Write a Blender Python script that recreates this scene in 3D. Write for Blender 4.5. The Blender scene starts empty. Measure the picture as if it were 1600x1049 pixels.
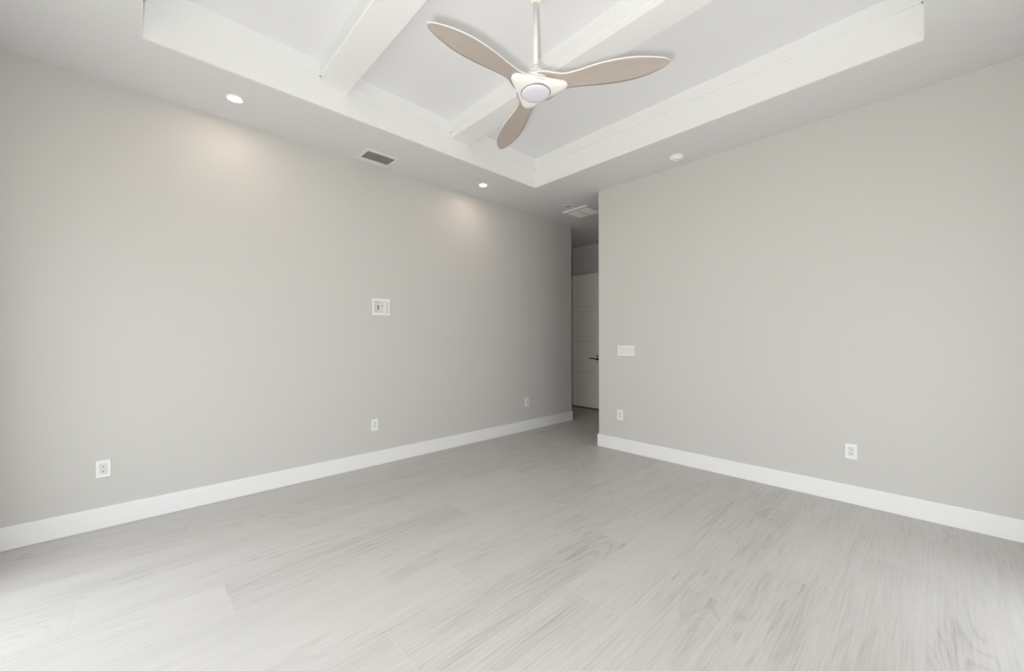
import bpy, bmesh, math, random
from mathutils import Vector, Matrix

sc = bpy.context.scene
col = sc.collection
random.seed(7)
R = math.radians

# ------------------------------------------------------------------ camera
CAM_H = 1.276
YAW = R(46.463)
ROLL = -0.00191
cam_data = bpy.data.cameras.new('camera')
cam = bpy.data.objects.new('camera', cam_data)
col.objects.link(cam)
cam_data.sensor_width = 36.0
cam_data.lens = 617.07 / 1600 * 36.0
cam_data.shift_y = 5.69 / 1600
cam_data.clip_start = 0.02
fw = Vector((math.cos(YAW), math.sin(YAW), 0))
rt = Vector((math.sin(YAW), -math.cos(YAW), 0))
up = rt.cross(fw)
rt2 = rt * math.cos(ROLL) + up * math.sin(ROLL)
up2 = rt2.cross(fw)
mw = Matrix((rt2, up2, -fw)).transposed().to_4x4()
mw.translation = Vector((0, 0, CAM_H))
cam.matrix_world = mw
sc.camera = cam

# ------------------------------------------------------------------ exposure
vs = sc.view_settings
vs.view_transform = 'Standard'
vs.look = 'None'
vs.gamma = 1.0
vs.use_curve_mapping = False
vs.exposure = 0.08

# ------------------------------------------------------------------ room numbers (metres)
H = 3.042          # soffit height
ZT = 3.371         # tray ceiling height
XL, XR = -0.72, 4.006      # glazed wall / right wall
YB, YL = -0.75, 3.857      # wall behind the camera / left wall
LEFT_END = 4.956   # left wall ends here, the hall opens
RIGHT_END = 2.709  # right wall ends here
HX = 6.17          # far wall of the hall
TX0, TX1, TY0, TY1 = 0.026, 3.372, 0.013, 3.153   # tray opening
OY0, OY1, OZ = 0.20, 3.36, 2.50                  # glazed door opening
WX0, WX1 = 2.0, 3.3                              # second glazed opening, unseen, added to brighten the right side

# ------------------------------------------------------------------ sky and daylight
SKY = 2.28
world = bpy.data.worlds.new('world')
sc.world = world
world.use_nodes = True
nt = world.node_tree
nt.nodes.clear()
tc = nt.nodes.new('ShaderNodeTexCoord')
sx = nt.nodes.new('ShaderNodeSeparateXYZ')
mr = nt.nodes.new('ShaderNodeMapRange')
rp = nt.nodes.new('ShaderNodeValToRGB')
bg = nt.nodes.new('ShaderNodeBackground')
wo = nt.nodes.new('ShaderNodeOutputWorld')
mr.inputs[1].default_value = -1
mr.inputs[2].default_value = 1
nt.links.new(tc.outputs['Generated'], sx.inputs[0])
nt.links.new(sx.outputs['Z'], mr.inputs[0])
nt.links.new(mr.outputs[0], rp.inputs[0])
nt.links.new(rp.outputs[0], bg.inputs[0])
nt.links.new(bg.outputs[0], wo.inputs[0])
cr = rp.color_ramp
cr.elements[0].position = 0.0
cr.elements[0].color = (0.84, 0.83, 0.80, 1)      # pale paving below
cr.elements[1].position = 0.44
cr.elements[1].color = (0.82, 0.80, 0.64, 1)     # lawn
e = cr.elements.new(0.505)
e.color = (0.84, 0.86, 0.87, 1)
e = cr.elements.new(0.68)
e.color = (1.15, 1.2, 1.24, 1)
e = cr.elements.new(1.0)
e.color = (2.7, 2.85, 3.0, 1)
bg.inputs[1].default_value = SKY


def area_light(name, size, loc, rot, energy, color, shape='DISK', size_y=None, portal=False):
    d = bpy.data.lights.new(name, 'AREA')
    d.shape = shape
    d.size = size
    if size_y:
        d.size_y = size_y
    d.energy = energy
    d.color = color
    if portal:
        d.cycles.is_portal = True
    o = bpy.data.objects.new(name, d)
    col.objects.link(o)
    o.location = loc
    o.rotation_euler = rot
    return o


area_light('daylight_portal', OZ, (XL - 0.16, (OY0 + OY1) / 2, OZ / 2), (0, -math.pi / 2, 0), 1.0,
           (1, 1, 1), 'RECTANGLE', OY1 - OY0, True)
area_light('daylight_portal', WX1 - WX0, ((WX0 + WX1) / 2, YB - 0.16, OZ / 2), (math.pi / 2, 0, 0), 1.0,
           (1, 1, 1), 'RECTANGLE', OZ, True)
# the photographer's flash: a small soft lamp just left of and below the lens
fl = area_light('camera_flash', 0.10, (-0.08, 0.06, 1.17), (0, 0, 0), 52.0, (1.0, 0.99, 0.97))
fl.rotation_euler = Vector((0.92, 0.58, 0.42)).to_track_quat('-Z', 'Y').to_euler()


# ------------------------------------------------------------------ materials
def mat(name, color, rough=0.5, spec=0.5, metal=0.0, bump=None, var=0.0, var_scale=6.0):
    m = bpy.data.materials.new(name)
    m.use_nodes = True
    n = m.node_tree
    b = n.nodes['Principled BSDF']
    b.inputs['Base Color'].default_value = (*color, 1)
    b.inputs['Roughness'].default_value = rough
    b.inputs['Specular IOR Level'].default_value = spec
    b.inputs['Metallic'].default_value = metal
    co = n.nodes.new('ShaderNodeTexCoord')
    if var:
        no = n.nodes.new('ShaderNodeTexNoise')
        no.inputs['Scale'].default_value = var_scale
        no.inputs['Detail'].default_value = 4
        n.links.new(co.outputs['Object'], no.inputs['Vector'])
        mx = n.nodes.new('ShaderNodeMix')
        mx.data_type = 'RGBA'
        mx.inputs['A'].default_value = (*[c * (1 - var) for c in color], 1)
        mx.inputs['B'].default_value = (*[min(1, c * (1 + var)) for c in color], 1)
        n.links.new(no.outputs['Fac'], mx.inputs['Factor'])
        n.links.new(mx.outputs['Result'], b.inputs['Base Color'])
    if bump:
        no = n.nodes.new('ShaderNodeTexNoise')
        no.inputs['Scale'].default_value = bump[0]
        no.inputs['Detail'].default_value = 3
        n.links.new(co.outputs['Object'], no.inputs['Vector'])
        bp = n.nodes.new('ShaderNodeBump')
        bp.inputs['Strength'].default_value = bump[1]
        bp.inputs['Distance'].default_value = 0.002
        n.links.new(no.outputs['Fac'], bp.inputs['Height'])
        n.links.new(bp.outputs[0], b.inputs['Normal'])
    return m


def emit(name, color, strength):
    m = bpy.data.materials.new(name)
    m.use_nodes = True
    b = m.node_tree.nodes['Principled BSDF']
    b.inputs['Base Color'].default_value = (0.9, 0.9, 0.9, 1)
    b.inputs['Emission Color'].default_value = (*color, 1)
    b.inputs['Emission Strength'].default_value = strength
    return m


def glass_mat():
    m = bpy.data.materials.new('window_glass')
    m.use_nodes = True
    n = m.node_tree
    n.nodes.clear()
    t = n.nodes.new('ShaderNodeBsdfTransparent')
    t.inputs[0].default_value = (0.96, 0.98, 0.97, 1)
    g = n.nodes.new('ShaderNodeBsdfGlossy')
    g.inputs['Roughness'].default_value = 0.02
    mx = n.nodes.new('ShaderNodeMixShader')
    mx.inputs[0].default_value = 0.06
    o = n.nodes.new('ShaderNodeOutputMaterial')
    n.links.new(t.outputs[0], mx.inputs[1])
    n.links.new(g.outputs[0], mx.inputs[2])
    n.links.new(mx.outputs[0], o.inputs[0])
    return m


def wood_nodes(m, base, dark, light, stretch, uv=True, amount=1.0):
    """long streaky grain along the first coordinate"""
    n = m.node_tree
    L = n.links.new
    b = n.nodes['Principled BSDF']
    co = n.nodes.new('ShaderNodeTexCoord')
    src = co.outputs['UV'] if uv else co.outputs['Object']

    def noise(sx_, sy_, detail, rough=0.55, dist=0.0):
        mp = n.nodes.new('ShaderNodeMapping')
        mp.inputs['Scale'].default_value = (sx_ * stretch, sy_ * stretch, 1)
        L(src, mp.inputs['Vector'])
        no = n.nodes.new('ShaderNodeTexNoise')
        no.inputs['Scale'].default_value = 1.0
        no.inputs['Detail'].default_value = detail
        no.inputs['Roughness'].default_value = rough
        no.inputs['Distortion'].default_value = dist
        L(mp.outputs[0], no.inputs['Vector'])
        return no.outputs['Fac']

    def ramp(fac, a, b_):
        r = n.nodes.new('ShaderNodeMapRange')
        r.inputs[1].default_value = a
        r.inputs[2].default_value = b_
        L(fac, r.inputs[0])
        return r.outputs[0]

    def math_(op, a, b_):
        q = n.nodes.new('ShaderNodeMath')
        q.operation = op
        for i, v in enumerate((a, b_)):
            if isinstance(v, (int, float)):
                q.inputs[i].default_value = v
            else:
                L(v, q.inputs[i])
        return q.outputs[0]

    broad = noise(0.9, 7.0, 4, 0.55, 0.6)
    fine = noise(3.2, 90.0, 4, 0.6, 0.2)
    streak = ramp(noise(2.4, 34.0, 5, 0.65, 0.5), 0.55, 0.74)
    where = ramp(noise(1.0, 3.4, 2), 0.44, 0.64)
    # cathedral figure: contour lines of a stretched noise field
    field = noise(0.8, 3.6, 1.5, 0.4, 0.35)
    ring = math_('SINE', math_('MULTIPLY', field, 130.0), 0)
    ring = math_('MULTIPLY', ramp(ring, 0.35, 1.0), ramp(noise(0.7, 2.6, 1), 0.50, 0.66))
    k = math_('ADD', math_('MULTIPLY', math_('SUBTRACT', broad, 0.5), 0.46 * amount),
              math_('MULTIPLY', math_('SUBTRACT', fine, 0.5), 0.72 * amount))
    k = math_('ADD', k, math_('MULTIPLY', math_('MULTIPLY', streak, where), -0.52 * amount))
    k = math_('ADD', k, math_('MULTIPLY', ring, -0.16 * amount))
    if uv:
        at = n.nodes.new('ShaderNodeAttribute')
        at.attribute_name = 'tone'
        k = math_('ADD', k, math_('MULTIPLY', math_('SUBTRACT', at.outputs['Fac'], 0.5), 0.13))
    k = math_('ADD', k, 0.58)
    cr_ = n.nodes.new('ShaderNodeValToRGB')
    c = cr_.color_ramp
    c.elements[0].position, c.elements[0].color = 0.0, (*dark, 1)
    c.elements[1].position, c.elements[1].color = 1.0, (*light, 1)
    q = c.elements.new(0.55)
    q.color = (*base, 1)
    L(k, cr_.inputs[0])
    L(cr_.outputs[0], b.inputs['Base Color'])
    bp = n.nodes.new('ShaderNodeBump')
    bp.inputs['Strength'].default_value = 0.12
    bp.inputs['Distance'].default_value = 0.001
    L(fine, bp.inputs['Height'])
    L(bp.outputs[0], b.inputs['Normal'])


M_WALL = mat('greige_wall_paint', (0.590, 0.577, 0.560), 0.75, 0.25, bump=(350, 0.05), var=0.006)
M_CEIL = mat('flat_ceiling_paint', (0.70, 0.70, 0.71), 0.85, 0.2, bump=(300, 0.05), var=0.006)
M_TRIM = mat('white_trim_paint', (0.83, 0.83, 0.83), 0.38, 0.45, var=0.004)
M_TRAY = mat('tray_ceiling_paint', (0.79, 0.79, 0.805), 0.8, 0.2, bump=(300, 0.05))
M_GROUT = mat('pale_grout', (0.60, 0.59, 0.57), 0.8, 0.2, var=0.03, var_scale=40)
M_TILE = mat('wood_look_tile', (0.55, 0.53, 0.50), 0.42, 0.45)
wood_nodes(M_TILE, (0.490, 0.468, 0.450), (0.262, 0.246, 0.232), (0.580, 0.556, 0.537), 1.0)
M_BLADE = mat('washed_oak_blade', (0.36, 0.31, 0.265), 0.5, 0.35)
wood_nodes(M_BLADE, (0.43, 0.375, 0.337), (0.28, 0.24, 0.21), (0.50, 0.44, 0.40), 3.0, uv=False, amount=0.55)
M_FANW = mat('matte_white_fan', (0.85, 0.83, 0.80), 0.45, 0.4, var=0.004)
M_LENS = mat('opal_lens', (0.70, 0.69, 0.76), 0.35, 0.4, var=0.004)
M_DARK = mat('duct_shade', (0.13, 0.13, 0.125), 0.8, 0.2, var=0.05)  # shade inside the vents, put into a dark colour
M_PLATE = mat('white_plastic_plate', (0.83, 0.83, 0.815), 0.35, 0.5, var=0.004)
M_DEVICE = mat('white_plastic_device', (0.76, 0.76, 0.745), 0.3, 0.5, var=0.004)
M_SLOT = mat('socket_slot', (0.03, 0.03, 0.03), 0.6, 0.3, var=0.05)
M_GREY = mat('grey_plastic', (0.22, 0.22, 0.21), 0.6, 0.3, var=0.03)
M_BLACK = mat('black_metal', (0.012, 0.012, 0.012), 0.45, 0.5, 0.3, var=0.05)
M_DOOR = mat('door_paint', (0.86, 0.82, 0.75), 0.5, 0.4, var=0.006)
M_VENT = mat('vent_enamel', (0.76, 0.76, 0.74), 0.45, 0.4, var=0.006)
M_LOUVER = mat('louver_enamel', (0.55, 0.55, 0.53), 0.5, 0.35, var=0.01)
M_GRILLE = mat('return_grille_filter', (0.88, 0.84, 0.83), 0.8, 0.2, var=0.02, var_scale=60)
M_FRAME = mat('white_aluminium', (0.8, 0.8, 0.79), 0.35, 0.5, var=0.004)
M_LIGHT = emit('warm_led', (1.0, 0.80, 0.66), 112.0)
M_LENS_OFF = mat('unlit_frosted_lens', (0.45, 0.45, 0.44), 0.5, 0.4, var=0.006)
M_GLASS = glass_mat()


# ------------------------------------------------------------------ helpers
def tag(o, label=None, cat=None, group=None, kind=None):
    if label:
        o['label'] = label
    if cat:
        o['category'] = cat
    if group:
        o['group'] = group
    if kind:
        o['kind'] = kind
    return o


def box(bm, x0, x1, y0, y1, z0, z1, mi=0):
    v = [bm.verts.new(p) for p in ((x0, y0, z0), (x1, y0, z0), (x1, y1, z0), (x0, y1, z0),
                                   (x0, y0, z1), (x1, y0, z1), (x1, y1, z1), (x0, y1, z1))]
    for f in ((0, 3, 2, 1), (4, 5, 6, 7), (0, 1, 5, 4), (1, 2, 6, 5), (2, 3, 7, 6), (3, 0, 4, 7)):
        fc = bm.faces.new([v[i] for i in f])
        fc.material_index = mi
    return v


def prism(bm, outline, z0, z1, mi=0, axis='z'):
    """outline [(a,b)] extruded along an axis"""
    def pt(a, b_, c):
        return {'z': (a, b_, c), 'y': (a, c, b_), 'x': (c, a, b_)}[axis]
    lo = [bm.verts.new(pt(a, b_, z0)) for a, b_ in outline]
    hi = [bm.verts.new(pt(a, b_, z1)) for a, b_ in outline]
    n = len(outline)
    for fs in (lo, hi):
        f = bm.faces.new(fs)
        f.material_index = mi
    for i in range(n):
        f = bm.faces.new((lo[i], lo[(i + 1) % n], hi[(i + 1) % n], hi[i]))
        f.material_index = mi


def lathe(bm, prof, seg=48, cx=0, cy=0, mi=0):
    """revolve [(r,z)] about the vertical through cx,cy; r=0 closes"""
    rings = []
    for r, z in prof:
        if r < 1e-6:
            rings.append([bm.verts.new((cx, cy, z))])
        else:
            rings.append([bm.verts.new((cx + r * math.cos(2 * math.pi * i / seg),
                                        cy + r * math.sin(2 * math.pi * i / seg), z)) for i in range(seg)])
    for a, b_ in zip(rings, rings[1:]):
        for i in range(seg):
            j = (i + 1) % seg
            if len(a) == 1 and len(b_) == 1:
                continue
            if len(a) == 1:
                f = bm.faces.new((a[0], b_[i], b_[j]))
            elif len(b_) == 1:
                f = bm.faces.new((a[i], a[j], b_[0]))
            else:
                f = bm.faces.new((a[i], a[j], b_[j], b_[i]))
            f.material_index = mi
            f.smooth = True


def obj(name, bm, mats, parent=None, bevel=0.0, smooth=False, seg=2):
    bmesh.ops.recalc_face_normals(bm, faces=bm.faces[:])
    me = bpy.data.meshes.new(name)
    bm.to_mesh(me)
    bm.free()
    for m in (mats if isinstance(mats, (list, tuple)) else [mats]):
        me.materials.append(m)
    if smooth:
        for p in me.polygons:
            p.use_smooth = True
    o = bpy.data.objects.new(name, me)
    col.objects.link(o)
    if parent:
        o.parent = parent
    if bevel:
        md = o.modifiers.new('bevel', 'BEVEL')
        md.width = bevel
        md.segments = seg
        md.limit_method = 'ANGLE'
    return o


def empty(name, loc, rz=0.0):
    o = bpy.data.objects.new(name, None)
    o.empty_display_size = 0.05
    col.objects.link(o)
    o.location = loc
    o.rotation_euler = (0, 0, rz)
    return o


def struct(name, boxes, m, bevel=0.0, label=None):
    bm = bmesh.new()
    for b_ in boxes:
        box(bm, *b_)
    return tag(obj(name, bm, m, bevel=bevel), label, kind='structure')


def copy_tree(o, parent=None):
    c = o.copy()
    col.objects.link(c)
    if parent:
        c.parent = parent
    for ch in list(o.children):
        copy_tree(ch, c)
    return c


# ------------------------------------------------------------------ floor: long wood-look tiles
def make_floor():
    bm = bmesh.new()
    uv = bm.loops.layers.uv.new('UVMap')
    tone = bm.faces.layers.float.new('tone')
    x0, x1, y0, y1 = XL - 0.10, HX + 0.10, YB - 0.10, 5.05
    W, LEN, g = 0.319, 1.425, 0.0010
    known = {0: 2.05, -1: 2.515, -2: 3.09, -3: 3.645, 1: 1.60, 2: 0.782, 3: 1.278, 4: 0.953, 5: 0.326,
             6: -0.213, 7: 0.75, 8: 0.261}
    k = math.floor((y0 - 0.645) / W)
    while 0.645 + k * W < y1:
        ya, yb = 0.645 + k * W, 0.645 + (k + 1) * W
        xs = known.get(k, random.uniform(0, LEN))
        xs -= math.ceil((xs - x0) / LEN) * LEN
        while xs < x1:
            a, b_ = max(xs, x0) + g, min(xs + LEN, x1) - g
            c, d = max(ya, y0) + g, min(yb, y1) - g
            if b_ - a > 0.01 and d - c > 0.01:
                vs_ = [bm.verts.new(p) for p in ((a, c, 0), (b_, c, 0), (b_, d, 0), (a, d, 0))]
                f = bm.faces.new(vs_)
                t = random.random()
                f[tone] = t
                ox, oy = random.uniform(0, 40), random.uniform(0, 40)
                for lp in f.loops:
                    lp[uv].uv = (lp.vert.co.x + ox, lp.vert.co.y + oy)
            xs += LEN
        k += 1
    box(bm, x0, x1, y0, y1, -0.12, -0.0006, 1)
    return tag(obj('floor', bm, [M_TILE, M_GROUT]),
               'pale grey wood-look tile floor laid in long planks', kind='structure')


make_floor()

# ------------------------------------------------------------------ walls
T = 0.12
BX0, BX1, BZ0, BZ1 = 1.737, 1.893, 1.546, 1.669      # hole for the recessed box
struct('wall_left', [(XL - T, BX0, YL, YL + T, 0, H), (BX1, LEFT_END, YL, YL + T, 0, H),
                     (BX0, BX1, YL, YL + T, 0, BZ0), (BX0, BX1, YL, YL + T, BZ1, H)], M_WALL)
struct('wall_right', [(XR, XR + T, YB - T, RIGHT_END, 0, H)], M_WALL, 0.002)
struct('wall_back', [(XL, WX0, YB - T, YB, 0, H), (WX1, XR, YB - T, YB, 0, H), (WX0, WX1, YB - T, YB, OZ, H)], M_WALL)
struct('wall_window_side', [(XL - T, XL, YB - T, OY0, 0, H), (XL - T, XL, OY1, YL, 0, H),
                            (XL - T, XL, OY0, OY1, OZ, H)], M_WALL)
struct('wall_hall_left', [(LEFT_END - T, LEFT_END, YL + T, 4.93, 0, H)], M_WALL)
struct('wall_hall_far', [(HX, HX + T, 0.88, 5.05, 0, H)], M_WALL)
struct('wall_hall_end', [(LEFT_END - T, HX, 4.93, 5.05, 0, H)], M_WALL)
struct('wall_hall_near', [(XR + T, HX, 0.88, 1.0, 0, H)], M_WALL)

# baseboards
BH, BT = 0.143, 0.014


def baseboard(name, pts, label=None):
    """pts: floor outlines [(x0,x1,y0,y1)]"""
    return struct(name, [(a, b_, c, d, 0, BH) for a, b_, c, d in pts], M_TRIM, 0.003, label)


baseboard('baseboard_left', [(XL, LEFT_END, YL - BT, YL), (LEFT_END, LEFT_END + BT, YL - BT, 4.93)])
baseboard('baseboard_right', [(XR - BT, XR, YB, RIGHT_END), (XR - BT, XR + T, RIGHT_END, RIGHT_END + BT)])
baseboard('baseboard_back', [(XL, WX0, YB, YB + BT), (WX1, XR - BT, YB, YB + BT)])
baseboard('baseboard_window_side', [(XL, XL + BT, OY1 + 0.08, YL - BT), (XL, XL + BT, YB + BT, OY0 - 0.08)])
baseboard('baseboard_hall_far', [(HX - BT, HX, 1.0, 4.93)])

# ------------------------------------------------------------------ ceiling with tray
cx0, cx1, cy0, cy1 = XL - T, HX + T, YB - T, 5.05
F = 0.012
FN = 0.003
struct('ceiling', [(cx0, TX0 - FN, cy0, cy1, H, ZT + 0.1), (TX1 + F, cx1, cy0, cy1, H, ZT + 0.1),
                   (TX0 - FN, TX1 + F, cy0, TY0 - FN, H, ZT + 0.1), (TX0 - FN, TX1 + F, TY1 + F, cy1, H, ZT + 0.1)],
       M_CEIL, label='flat white ceiling border round the recessed tray')
struct('ceiling_tray', [(TX0 - FN, TX1 + F, TY0 - FN, TY1 + F, ZT, ZT + 0.1)], M_TRAY,
       label='white tray ceiling above the beams')
ZC = 3.261       # underside of the upper crown board
C = 0.011        # its projection


def fascia(name, lower, upper):
    struct(name, [(*lower, H, ZT), (*upper, ZC, ZT)], M_TRIM, 0.0,
           'white two-step fascia board along the tray edge')


fascia('trim_1', (TX0, TX1, TY1, TY1 + F), (TX0, TX1, TY1 - C, TY1))
fascia('trim_2', (TX1, TX1 + F, TY0, TY1), (TX1 - C, TX1, TY0, TY1))
fascia('trim_3', (TX0, TX1, TY0 - FN, TY0), (TX0, TX1, TY0, TY0 + C))
fascia('trim_4', (TX0 - FN, TX0, TY0, TY1), (TX0, TX0 + C, TY0, TY1))
for nm, bx0, bx1 in (('trim_5', 1.010, 1.202), ('trim_6', 2.190, 2.392)):
    struct(nm, [(bx0, bx1, TY0, TY1, 3.208, ZT), (bx0 - C, bx1 + C, TY0, TY1, ZC, ZT)], M_TRIM, 0.0,
           'white boxed ceiling beam crossing the tray')


# ------------------------------------------------------------------ glazed sliding door behind the camera
def glazed_door(name, loc, rz, L_, n, label):
    """built along +y from the origin"""
    w = empty(name, loc, rz)
    tag(w, label, kind='structure')
    wd = L_ / n
    bm = bmesh.new()
    for b_ in ((-.05, .05, 0, .05, 0, OZ), (-.05, .05, L_ - .05, L_, 0, OZ), (-.05, .05, .05, L_ - .05, OZ - .05, OZ),
               (-.05, .05, .05, L_ - .05, 0, .03)):
        box(bm, *b_)
    obj('window_frame', bm, M_FRAME, w, 0.002)
    for i in range(n):
        a, b_ = i * wd + .05 * (i == 0), (i + 1) * wd - .05 * (i == n - 1)
        bm = bmesh.new()
        for q in ((-.02, .02, a, a + .06, .03, OZ - .05), (-.02, .02, b_ - .06, b_, .03, OZ - .05),
                  (-.02, .02, a + .06, b_ - .06, .03, .11), (-.02, .02, a + .06, b_ - .06, OZ - .13, OZ - .05)):
            box(bm, *q)
        s = obj('sash', bm, M_FRAME, w, 0.002)
        bm = bmesh.new()
        vv = [bm.verts.new((0, *p)) for p in ((a + .06, .11), (b_ - .06, .11), (b_ - .06, OZ - .13), (a + .06, OZ - .13))]
        bm.faces.new(vv)
        obj('pane', bm, M_GLASS, s)


glazed_door('window_1', (XL - T / 2, OY0, 0), 0, OY1 - OY0, 3, 'white framed sliding glass door letting daylight in')
glazed_door('fill_window', (WX1, YB - T / 2, 0), math.pi / 2, WX1 - WX0, 2, 'white framed double glass door added unseen behind the camera for fill daylight')


# ------------------------------------------------------------------ hall door, standing open in front of the far wall
def hall_door():
    x0, x1 = 5.991, 6.031
    y0, y1, z0, z1 = 4.015, 4.915, 0.026, 2.467
    d = empty('door_1', (0, 0, 0))
    tag(d, 'white four-panel interior door standing open at the end of the hall', kind='structure')
    bm = bmesh.new()
    box(bm, x0 + .017, x1 - .017, y0 + .01, y1 - .01, z0 + .01, z1 - .01)
    st = .115
    rails = ((z0, .228), (.684, .756), (1.242, 1.314), (1.794, 1.866), (2.352, z1))
    for q in ((y0, y0 + st), (y1 - st, y1)):
        box(bm, x0, x1, *q, z0, z1)
    for a, b_ in rails:
        box(bm, x0, x1, y0 + st, y1 - st, a, b_)
    # bevelled slopes along the rails, added so the panel edges shade darker
    for (_, b_), (c, _) in zip(rails, rails[1:]):
        prism(bm, [(x0 + .001, b_), (x0 + .020, b_), (x0 + .020, b_ + .022), (x0 + .017, b_ + .022)], y0 + st, y1 - st, axis='y')
        prism(bm, [(x0 - .002, c), (x0 + .020, c), (x0 + .020, c - .024), (x0 + .017, c - .024), (x0 + .006, c - .008)],
              y0 + st, y1 - st, axis='y')
    obj('door_leaf', bm, M_DOOR, d, 0.001)
    # lever handle
    hy, hz = 4.078, 0.915
    bm = bmesh.new()
    prism(bm, [(hy + .022 * math.cos(t * math.pi / 12), hz + .022 * math.sin(t * math.pi / 12)) for t in range(24)],
          x0 - .012, x0, axis='x')
    prism(bm, [(hy + .009 * math.cos(t * math.pi / 8), hz + .009 * math.sin(t * math.pi / 8)) for t in range(16)],
          x0 - .052, x0 - .012, axis='x')
    # lever: bends away from the spindle then runs level
    path = [(hy - .005, hz), (hy + .02, hz + .004), (hy + .045, hz + .011), (hy + .135, hz + .012)]
    for (a, za), (b_, zb) in zip(path, path[1:]):
        prism(bm, [(a, za - .009), (b_, zb - .009), (b_, zb + .008), (a, za + .008)], x0 - .060, x0 - .046, axis='x')
    tag(obj('door_handle', bm, M_BLACK, d, 0.002), 'black lever handle')
    bm = bmesh.new()
    prism(bm, [(hy + .014 * math.cos(t * math.pi / 10), hz + .056 + .014 * math.sin(t * math.pi / 10)) for t in range(20)],
          x0 - .014, x0, axis='x')
    tag(obj('lock_button', bm, M_BLACK, d, 0.001), 'round black lock button')
    for hzz in (.25, 1.2, 2.2):
        bm = bmesh.new()
        lathe(bm, [(0, hzz - .05), (.008, hzz - .05), (.008, hzz + .05), (0, hzz + .05)], 12, x0 - .004, y1 + .006)
        obj('hinge', bm, M_BLACK, d)


hall_door()
struct('trim_7', [(5.95, 6.07, 4.915, 4.93, 0, 2.50)], M_TRIM, label='white jamb carrying the open hall door')


# ------------------------------------------------------------------ wall plates. Built facing -Y at the origin, z up, wall plane y=0
def cyl_y(bm, x, z, r, y0, y1, seg=16, mi=0):
    prism(bm, [(x + r * math.cos(2 * math.pi * t / seg), z + r * math.sin(2 * math.pi * t / seg)) for t in range(seg)],
          y0, y1, mi, 'y')


def make_outlet():
    o = empty('wall_outlet', (0, 0, 0))
    bm = bmesh.new()
    w, h = .0355, .0575
    # plate as a frame round the device opening
    for b_ in ((-w, -.0175, -.006, 0, -h, h), (.0175, w, -.006, 0, -h, h), (-.0175, .0175, -.006, 0, .0345, h),
               (-.0175, .0175, -.006, 0, -h, -.0345)):
        box(bm, *b_)
    bmesh.ops.remove_doubles(bm, verts=bm.verts[:], dist=1e-6)
    obj('cover_plate', bm, M_PLATE, o)
    bm = bmesh.new()
    box(bm, -.0165, .0165, -.0072, 0, -.0335, .0335)
    obj('receptacle', bm, M_DEVICE, o, .0012)
    bm = bmesh.new()
    box(bm, -.0175, .0175, -.0015, -.0005, -.0345, .0345)
    obj('device_gap', bm, M_GREY, o)
    for zc in (.0165, -.0145):
        bm = bmesh.new()
        box(bm, -.0078, -.0054, -.0078, -.006, zc + .001, zc + .0095)
        box(bm, .0054, .0078, -.0078, -.006, zc + .002, zc + .0085)
        cyl_y(bm, 0, zc - .0055, .0037, -.0078, -.006)
        obj('socket', bm, M_SLOT, o)
    return o


outlet0 = make_outlet()
spots = [((-0.165, YL, 0.402), 0, 'white duplex outlet low on the left wall, farthest left, with dark socket holes'),
         ((1.745, YL, 0.412), 0, 'white wall outlet on the left wall straight below the recessed box'),
         ((3.946, YL, 0.397), 0, 'small white outlet low on the left wall nearest the hall opening'),
         ((XR, 2.421, 0.407), -math.pi / 2, 'white wall outlet directly below the light switches on the right wall'),
         ((XR, 0.409, 0.402), -math.pi / 2, 'white duplex outlet alone toward the right end of the right wall')]
for i, (loc, rz, lb) in enumerate(spots):
    o = outlet0 if i == 0 else copy_tree(outlet0)
    o.location = loc
    o.rotation_euler = (0, 0, rz)
    tag(o, lb, 'outlet', 'wall outlets')


def make_switch():
    o = empty('light_switch', (XR, 2.348, 1.143), -math.pi / 2)
    tag(o, 'white four-gang rocker light switch plate on the right wall near the hall', 'light switch')
    w, h, s = .104, .0575, .0460
    bm = bmesh.new()
    xs = [(-1.5 + i) * s for i in range(4)]
    box(bm, -w, w, -.006, 0, .0345, h)
    box(bm, -w, w, -.006, 0, -h, -.0345)
    edges = [-w] + sum([[x - .0175, x + .0175] for x in xs], []) + [w]
    for a, b_ in zip(edges[0::2], edges[1::2]):
        box(bm, a, b_, -.006, 0, -.0345, .0345)
    bmesh.ops.remove_doubles(bm, verts=bm.verts[:], dist=1e-6)
    obj('cover_plate', bm, M_PLATE, o)
    for x in xs:
        bm = bmesh.new()
        # rocker: lower half pressed in
        prism(bm, [(-.0085, .0335), (-.0062, 0), (-.0072, -.0335), (0, -.0335), (0, .0335)], x - .0165, x + .0165, axis='x')
        obj('rocker', bm, M_DEVICE, o, .0008)
        bm = bmesh.new()
        box(bm, x - .0175, x + .0175, -.0015, -.0005, -.0345, .0345)
        obj('device_gap', bm, M_GREY, o)


make_switch()


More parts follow.
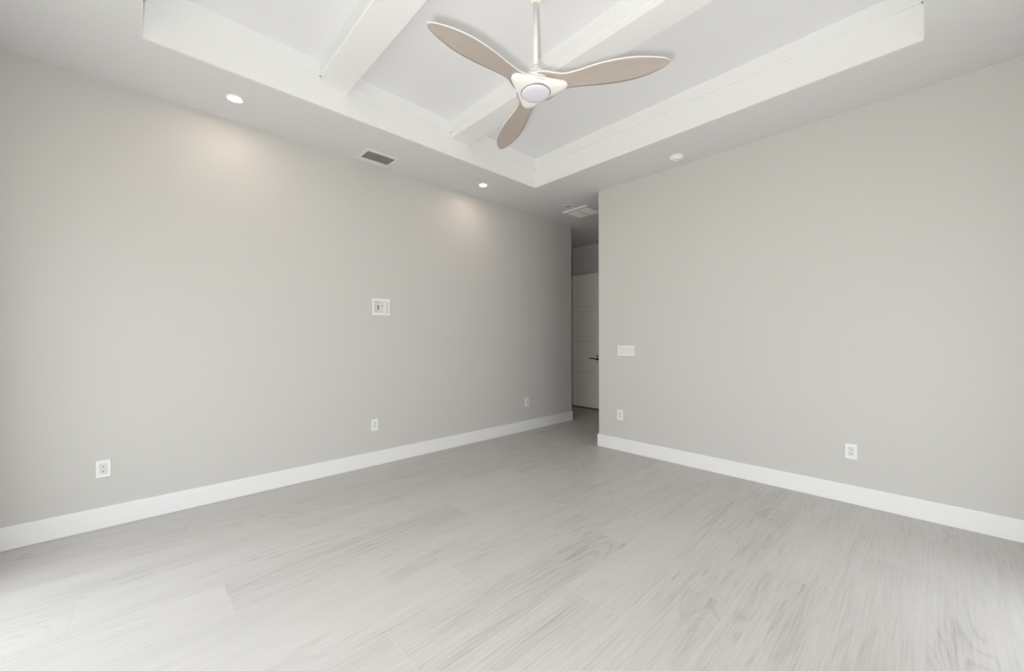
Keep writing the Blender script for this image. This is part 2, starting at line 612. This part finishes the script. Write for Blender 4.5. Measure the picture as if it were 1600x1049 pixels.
def make_media_box():
    cx, cz = (BX0 + BX1) / 2, (BZ0 + BZ1) / 2
    o = empty('recessed_media_box', (cx, YL, cz))
    tag(o, 'white square recessed cable box at mid height on the left wall', 'wall box')
    hw, hh = (BX1 - BX0) / 2, (BZ1 - BZ0) / 2
    ow, oh = .0920, .0835
    bm = bmesh.new()
    for b_ in ((-ow, -hw + .003, -.006, 0, -oh, oh), (hw - .003, ow, -.006, 0, -oh, oh),
               (-hw + .003, hw - .003, -.006, 0, hh - .003, oh), (-hw + .003, hw - .003, -.006, 0, -oh, -hh + .003)):
        box(bm, *b_)
    bmesh.ops.remove_doubles(bm, verts=bm.verts[:], dist=1e-6)
    obj('frame', bm, M_PLATE, o)
    for x in (-.034, .036):
        for z in (.073, -.075):
            bm = bmesh.new()
            cyl_y(bm, x, z, .0035, -.0075, -.005)
            obj('screw', bm, M_LENS_OFF, o)
    bm = bmesh.new()
    t = .003
    D = .058
    box(bm, -hw, hw, D, D + t, -hh, hh)
    box(bm, -hw, -hw + t, -.004, D, -hh, hh)
    box(bm, hw - t, hw, -.004, D, -hh, hh)
    box(bm, -hw + t, hw - t, -.004, D, hh - t, hh)
    box(bm, -hw + t, hw - t, -.004, D, -hh, -hh + t)
    obj('back_box', bm, M_PLATE, o)
    bm = bmesh.new()
    box(bm, -.050, .048, D - .012, D, -.045, .040)
    obj('device_panel', bm, M_DEVICE, o, .002)
    bm = bmesh.new()
    box(bm, -.016, -.002, D - .0145, D - .010, -.026, .022)
    tag(obj('cable_opening', bm, M_GREY, o), 'grey upright slot')
    bm = bmesh.new()
    cyl_y(bm, .032, .014, .006, D - .022, D - .010)
    tag(obj('coaxial_jack', bm, M_GREY, o), 'small round jack')


make_media_box()


# ------------------------------------------------------------------ ceiling fittings
def downlight(name, loc, lens, label, r_out=.061, r_in=.039):
    o = empty(name, loc)
    tag(o, label, 'ceiling light')
    bm = bmesh.new()
    lathe(bm, [(r_in, -.0015), (r_in + .002, -.0045), (r_out - .004, -.006), (r_out, -.003), (r_out, 0), (r_in, 0), (r_in, -.0015)])
    obj('trim_ring', bm, M_TRIM, o)
    bm = bmesh.new()
    lathe(bm, [(0, -.003), (r_in, -.003), (r_in, -.0005), (0, -.0005)])
    obj('diffuser', bm, lens, o)
    return o


downlight('recessed_light', (0.523, 3.491, H), M_LIGHT,
          'glowing round recessed ceiling light nearest the left edge of the photo')['group'] = 'lit recessed lights'
downlight('recessed_light', (2.880, 3.503, H), M_LIGHT,
          'glowing round recessed ceiling light between the air vent and the hall')['group'] = 'lit recessed lights'
downlight('recessed_light', (4.150, 3.287, H), M_LENS_OFF,
          'unlit round recessed light in the ceiling beside the return air grille', .058, .043)


def supply_vent():
    x0, x1, y0, y1 = 1.537, 1.862, 3.551, 3.822
    ix0, ix1, iy0, iy1 = 1.565, 1.836, 3.588, 3.764
    o = empty('ceiling_air_vent', ((x0 + x1) / 2, (y0 + y1) / 2, H))
    tag(o, 'grey louvred supply air vent in the ceiling above the left wall', 'air vent')
    bm = bmesh.new()
    cx, cy = (x0 + x1) / 2, (y0 + y1) / 2
    for b_ in ((x0, ix0, y0, y1), (ix1, x1, y0, y1), (ix0, ix1, y0, iy0), (ix0, ix1, iy1, y1)):
        box(bm, b_[0] - cx, b_[1] - cx, b_[2] - cy, b_[3] - cy, -.010, 0)
    bmesh.ops.remove_doubles(bm, verts=bm.verts[:], dist=1e-6)
    obj('frame', bm, M_VENT, o, .003)
    bm = bmesh.new()
    n = 5
    for i in range(n):
        yc = iy0 - cy + (i + .5) * (iy1 - iy0) / n
        prism(bm, [(yc - .004, -.0095), (yc + .001, -.0095), (yc + .004, -.0022), (yc - .001, -.0022)], ix0 - cx, ix1 - cx, axis='x')
    obj('louvers', bm, M_LOUVER, o)
    bm = bmesh.new()
    box(bm, ix0 - cx, ix1 - cx, iy0 - cy, iy1 - cy, -.0015, -.0003)  # solid dark sheet in place of the shaded duct
    obj('dark_backing', bm, M_DARK, o)


supply_vent()


def return_vent():
    x0, x1, y0, y1 = 4.289, 4.645, 3.085, 3.485
    cx, cy = (x0 + x1) / 2, (y0 + y1) / 2
    o = empty('return_air_grille', (cx, cy, H))
    tag(o, 'square white return air grille in two halves on the hall ceiling', 'air vent')
    w, d = (x1 - x0) / 2, (y1 - y0) / 2
    b = .036
    Z0 = -.022
    bm = bmesh.new()
    for q in ((-w, -w + b, -d, d), (w - b * .5, w, -d, d), (-w + b, w - b * .5, -d, -d + b * .5), (-w + b, w - b * .5, d - b * .5, d),
              (-w + b, w - b * .5, -.006, .006)):
        box(bm, *q, Z0, 0)
    bmesh.ops.remove_doubles(bm, verts=bm.verts[:], dist=1e-6)
    obj('frame', bm, M_VENT, o, .002)
    for ya, yb in ((-d + b * .5 + .006, -.012), (.012, d - b * .5 - .006)):
        bm = bmesh.new()
        n = 12
        for i in range(n):
            xx = -w + b + .006 + (i + .5) * (2 * w - b * 1.5 - .012) / n
            box(bm, xx - .0085, xx + .0085, ya, yb, Z0 + .003, Z0 + .006)
        box(bm, -w + b + .006, w - b * .5 - .006, ya, yb, Z0 + .006, Z0 + .008)
        obj('filter_grille', bm, M_GRILLE, o)
    bm = bmesh.new()
    box(bm, -w + b, w - b * .5, -d + b * .5, d - b * .5, -.004, -.001)  # dark sheet painted as the shade behind the grilles
    obj('dark_backing', bm, M_DARK, o)


return_vent()


def smoke_detector():
    o = empty('smoke_detector', (3.795, 1.676, H))
    tag(o, 'round white smoke detector on the ceiling by the right wall', 'smoke detector')
    bm = bmesh.new()
    lathe(bm, [(0, 0), (.072, 0), (.072, -.008), (.066, -.011), (0, -.011)])
    obj('base', bm, M_PLATE, o)
    bm = bmesh.new()
    lathe(bm, [(.060, -.011), (.062, -.018), (.058, -.030), (.046, -.038), (.030, -.040), (0, -.041)])
    obj('cover', bm, M_PLATE, o)
    bm = bmesh.new()
    lathe(bm, [(0, -.0408), (.010, -.0408), (.010, -.043), (0, -.0435)], 24, .012, -.018)
    obj('test_button', bm, M_DEVICE, o)
    bm = bmesh.new()
    for i in range(24):
        a = i * math.pi / 12
        lathe(bm, [(0, -.0385), (.0022, -.0385), (.0022, -.0405), (0, -.0405)], 6, .040 * math.cos(a), .040 * math.sin(a))
    obj('vent_slots', bm, M_GREY, o)


smoke_detector()


# ------------------------------------------------------------------ ceiling fan
FX, FY = 1.684, 1.568
T0 = 181.0


def interp(tbl, x):
    for (a, va), (b_, vb) in zip(tbl, tbl[1:]):
        if x <= b_:
            t = (x - a) / (b_ - a)
            t = t * t * (3 - 2 * t) if False else t
            return va + (vb - va) * t
    return tbl[-1][1]


def catmull(tbl, x):
    n = len(tbl)
    for i in range(n - 1):
        if x <= tbl[i + 1][0] or i == n - 2:
            x0_, y0_ = tbl[i]
            x1_, y1_ = tbl[i + 1]
            h = x1_ - x0_
            m0 = (tbl[min(i + 1, n - 1)][1] - tbl[max(i - 1, 0)][1]) / (tbl[min(i + 1, n - 1)][0] - tbl[max(i - 1, 0)][0])
            m1 = (tbl[min(i + 2, n - 1)][1] - tbl[i][1]) / (tbl[min(i + 2, n - 1)][0] - tbl[i][0])
            t = min(max((x - x0_) / h, 0), 1)
            return ((2 * t**3 - 3 * t**2 + 1) * y0_ + (t**3 - 2 * t**2 + t) * h * m0 +
                    (-2 * t**3 + 3 * t**2) * y1_ + (t**3 - t**2) * h * m1)


# half widths of a blade (metres) against distance from the hub axis
LEAD = [(.04, .105), (.08, .088), (.12, .060), (.18, .046), (.26, .052), (.36, .066), (.46, .073), (.54, .070), (.61, .056), (.66, .038), (.70, .018), (.722, .000)]
TRAIL = [(.04, .110), (.08, .102), (.12, .082), (.18, .060), (.26, .064), (.36, .080), (.46, .086), (.54, .082), (.61, .068), (.66, .054), (.70, .038), (.722, .020)]


def make_blade(fan):
    bm = bmesh.new()
    NS, NC = 44, 12
    rs = [.04 + (.722 - .04) * (1 - (1 - i / NS) ** 1.35) for i in range(NS + 1)]
    top, bot = [], []
    for r in rs:
        l, tr = catmull(LEAD, r), -catmull(TRAIL, r)
        if r > .715:
            q = math.sqrt(max(0, 1 - ((r - .715) / .0075) ** 2))
            mid = (l + tr) / 2
            l, tr = mid + (l - mid) * q, mid + (tr - mid) * q
        pitch = R(9.0 - 2.0 * max(0, r - .1) / .6)
        lift = -.004 - .024 * (r / .72) ** 1.5
        th = .0038 - .0014 * (r / .72)
        rt_, rb = [], []
        for j in range(NC + 1):
            s = tr + (l - tr) * j / NC
            u = 2 * j / NC - 1
            z = lift - s * math.tan(pitch)
            cam_ = .006 * (1 - u * u)
            rt_.append(bm.verts.new((r, s, z + th + cam_)))
            rb.append(bm.verts.new((r, s, z - th + cam_ * .4)))
        top.append(rt_)
        bot.append(rb)
    for i in range(NS):
        for j in range(NC):
            f = bm.faces.new((top[i][j], top[i + 1][j], top[i + 1][j + 1], top[i][j + 1]))
            f.material_index = 1
            f.smooth = True
            f = bm.faces.new((bot[i][j], bot[i][j + 1], bot[i + 1][j + 1], bot[i + 1][j]))
            f.material_index = 0
            f.smooth = True
        for j in (0, NC):
            f = bm.faces.new((top[i][j], top[i + 1][j], bot[i + 1][j], bot[i][j]))
            f.material_index = 1
    for i in (0, NS):
        for j in range(NC):
            f = bm.faces.new((top[i][j], top[i][j + 1], bot[i][j + 1], bot[i][j]))
            f.material_index = 1
    bmesh.ops.remove_doubles(bm, verts=bm.verts[:], dist=1e-6)
    return obj('blade', bm, [M_BLADE, M_FANW], fan)


def make_fan():
    ZB = 2.742                      # blade plane
    fan = empty('ceiling_fan', (FX, FY, ZT))
    tag(fan, 'white three-blade ceiling fan with washed-oak blades hanging from the tray', 'ceiling fan')
    dz = ZB - ZT
    bm = bmesh.new()
    lathe(bm, [(0, 0), (.074, 0), (.074, -.020), (.068, -.055), (.054, -.095), (.042, -.122), (.032, -.136), (.018, -.142), (0, -.142)])
    obj('canopy', bm, M_FANW, fan)
    bm = bmesh.new()
    lathe(bm, [(0, -.140), (.0135, -.140), (.0135, dz + .095), (0, dz + .095)], 24)
    obj('downrod', bm, M_FANW, fan)
    bm = bmesh.new()
    lathe(bm, [(0, dz + .125), (.017, dz + .124), (.020, dz + .112), (.021, dz + .104), (.040, dz + .092), (.052, dz + .072), (.056, dz + .052),
               (.085, dz + .040), (.105, dz + .020), (.105, dz + .002), (.06, dz - .012), (0, dz - .012)])
    obj('motor_housing', bm, M_FANW, fan)
    b0 = make_blade(fan)
    for i, a in enumerate((T0, T0 + 120 - 4.0, T0 - 120 + 4.0)):
        b = b0 if i == 0 else b0.copy()
        if i:
            col.objects.link(b)
            b.parent = fan
        b.location = (0, 0, dz)
        b.rotation_euler = (0, 0, R(a))
    # rounded triangular hub cover, a corner toward each blade
    bm = bmesh.new()

    def tri(k, off, z):
        pts = []
        rc = .146 * k
        for c in range(3):
            a0 = R(T0 + 120 * c)
            for q in range(13):
                a = a0 + R(-60 + 10 * q)
                pts.append((rc * math.cos(a0) + off * math.cos(a), rc * math.sin(a0) + off * math.sin(a), z))
        return [bm.verts.new(p) for p in pts]
    ringsets = [tri(1.0, .036, dz - .004), tri(1.0, .040, dz - .014), tri(1.0, .038, dz - .020), tri(.96, .034, dz - .025),
                tri(.80, .032, dz - .030), tri(.62, .030, dz - .033), tri(.5, .028, dz - .034)]
    for a, b in zip(ringsets, ringsets[1:]):
        n = len(a)
        for i in range(n):
            f = bm.faces.new((a[i], a[(i + 1) % n], b[(i + 1) % n], b[i]))
            f.smooth = True
    bm.faces.new(ringsets[-1])
    bm.faces.new(ringsets[0])
    obj('hub_cover', bm, M_FANW, fan)
    bm = bmesh.new()
    lathe(bm, [(0, dz - .030), (.0865, dz - .030), (.0865, dz - .0372), (0, dz - .0372)], 64)
    tag(obj('lens_gap', bm, M_GREY, fan), 'dark ring round the lens')
    bm = bmesh.new()
    lathe(bm, [(.0825, dz - .034), (.0825, dz - .041), (.079, dz - .0445), (.060, dz - .0475), (.03, dz - .049), (0, dz - .0495)], 64)
    tag(obj('light_lens', bm, M_LENS, fan), 'unlit lavender-white light lens')


make_fan()

sc.cycles.max_bounces = 10
sc.cycles.diffuse_bounces = 7
sc.cycles.transparent_max_bounces = 12
sc.cycles.sample_clamp_indirect = 4.0
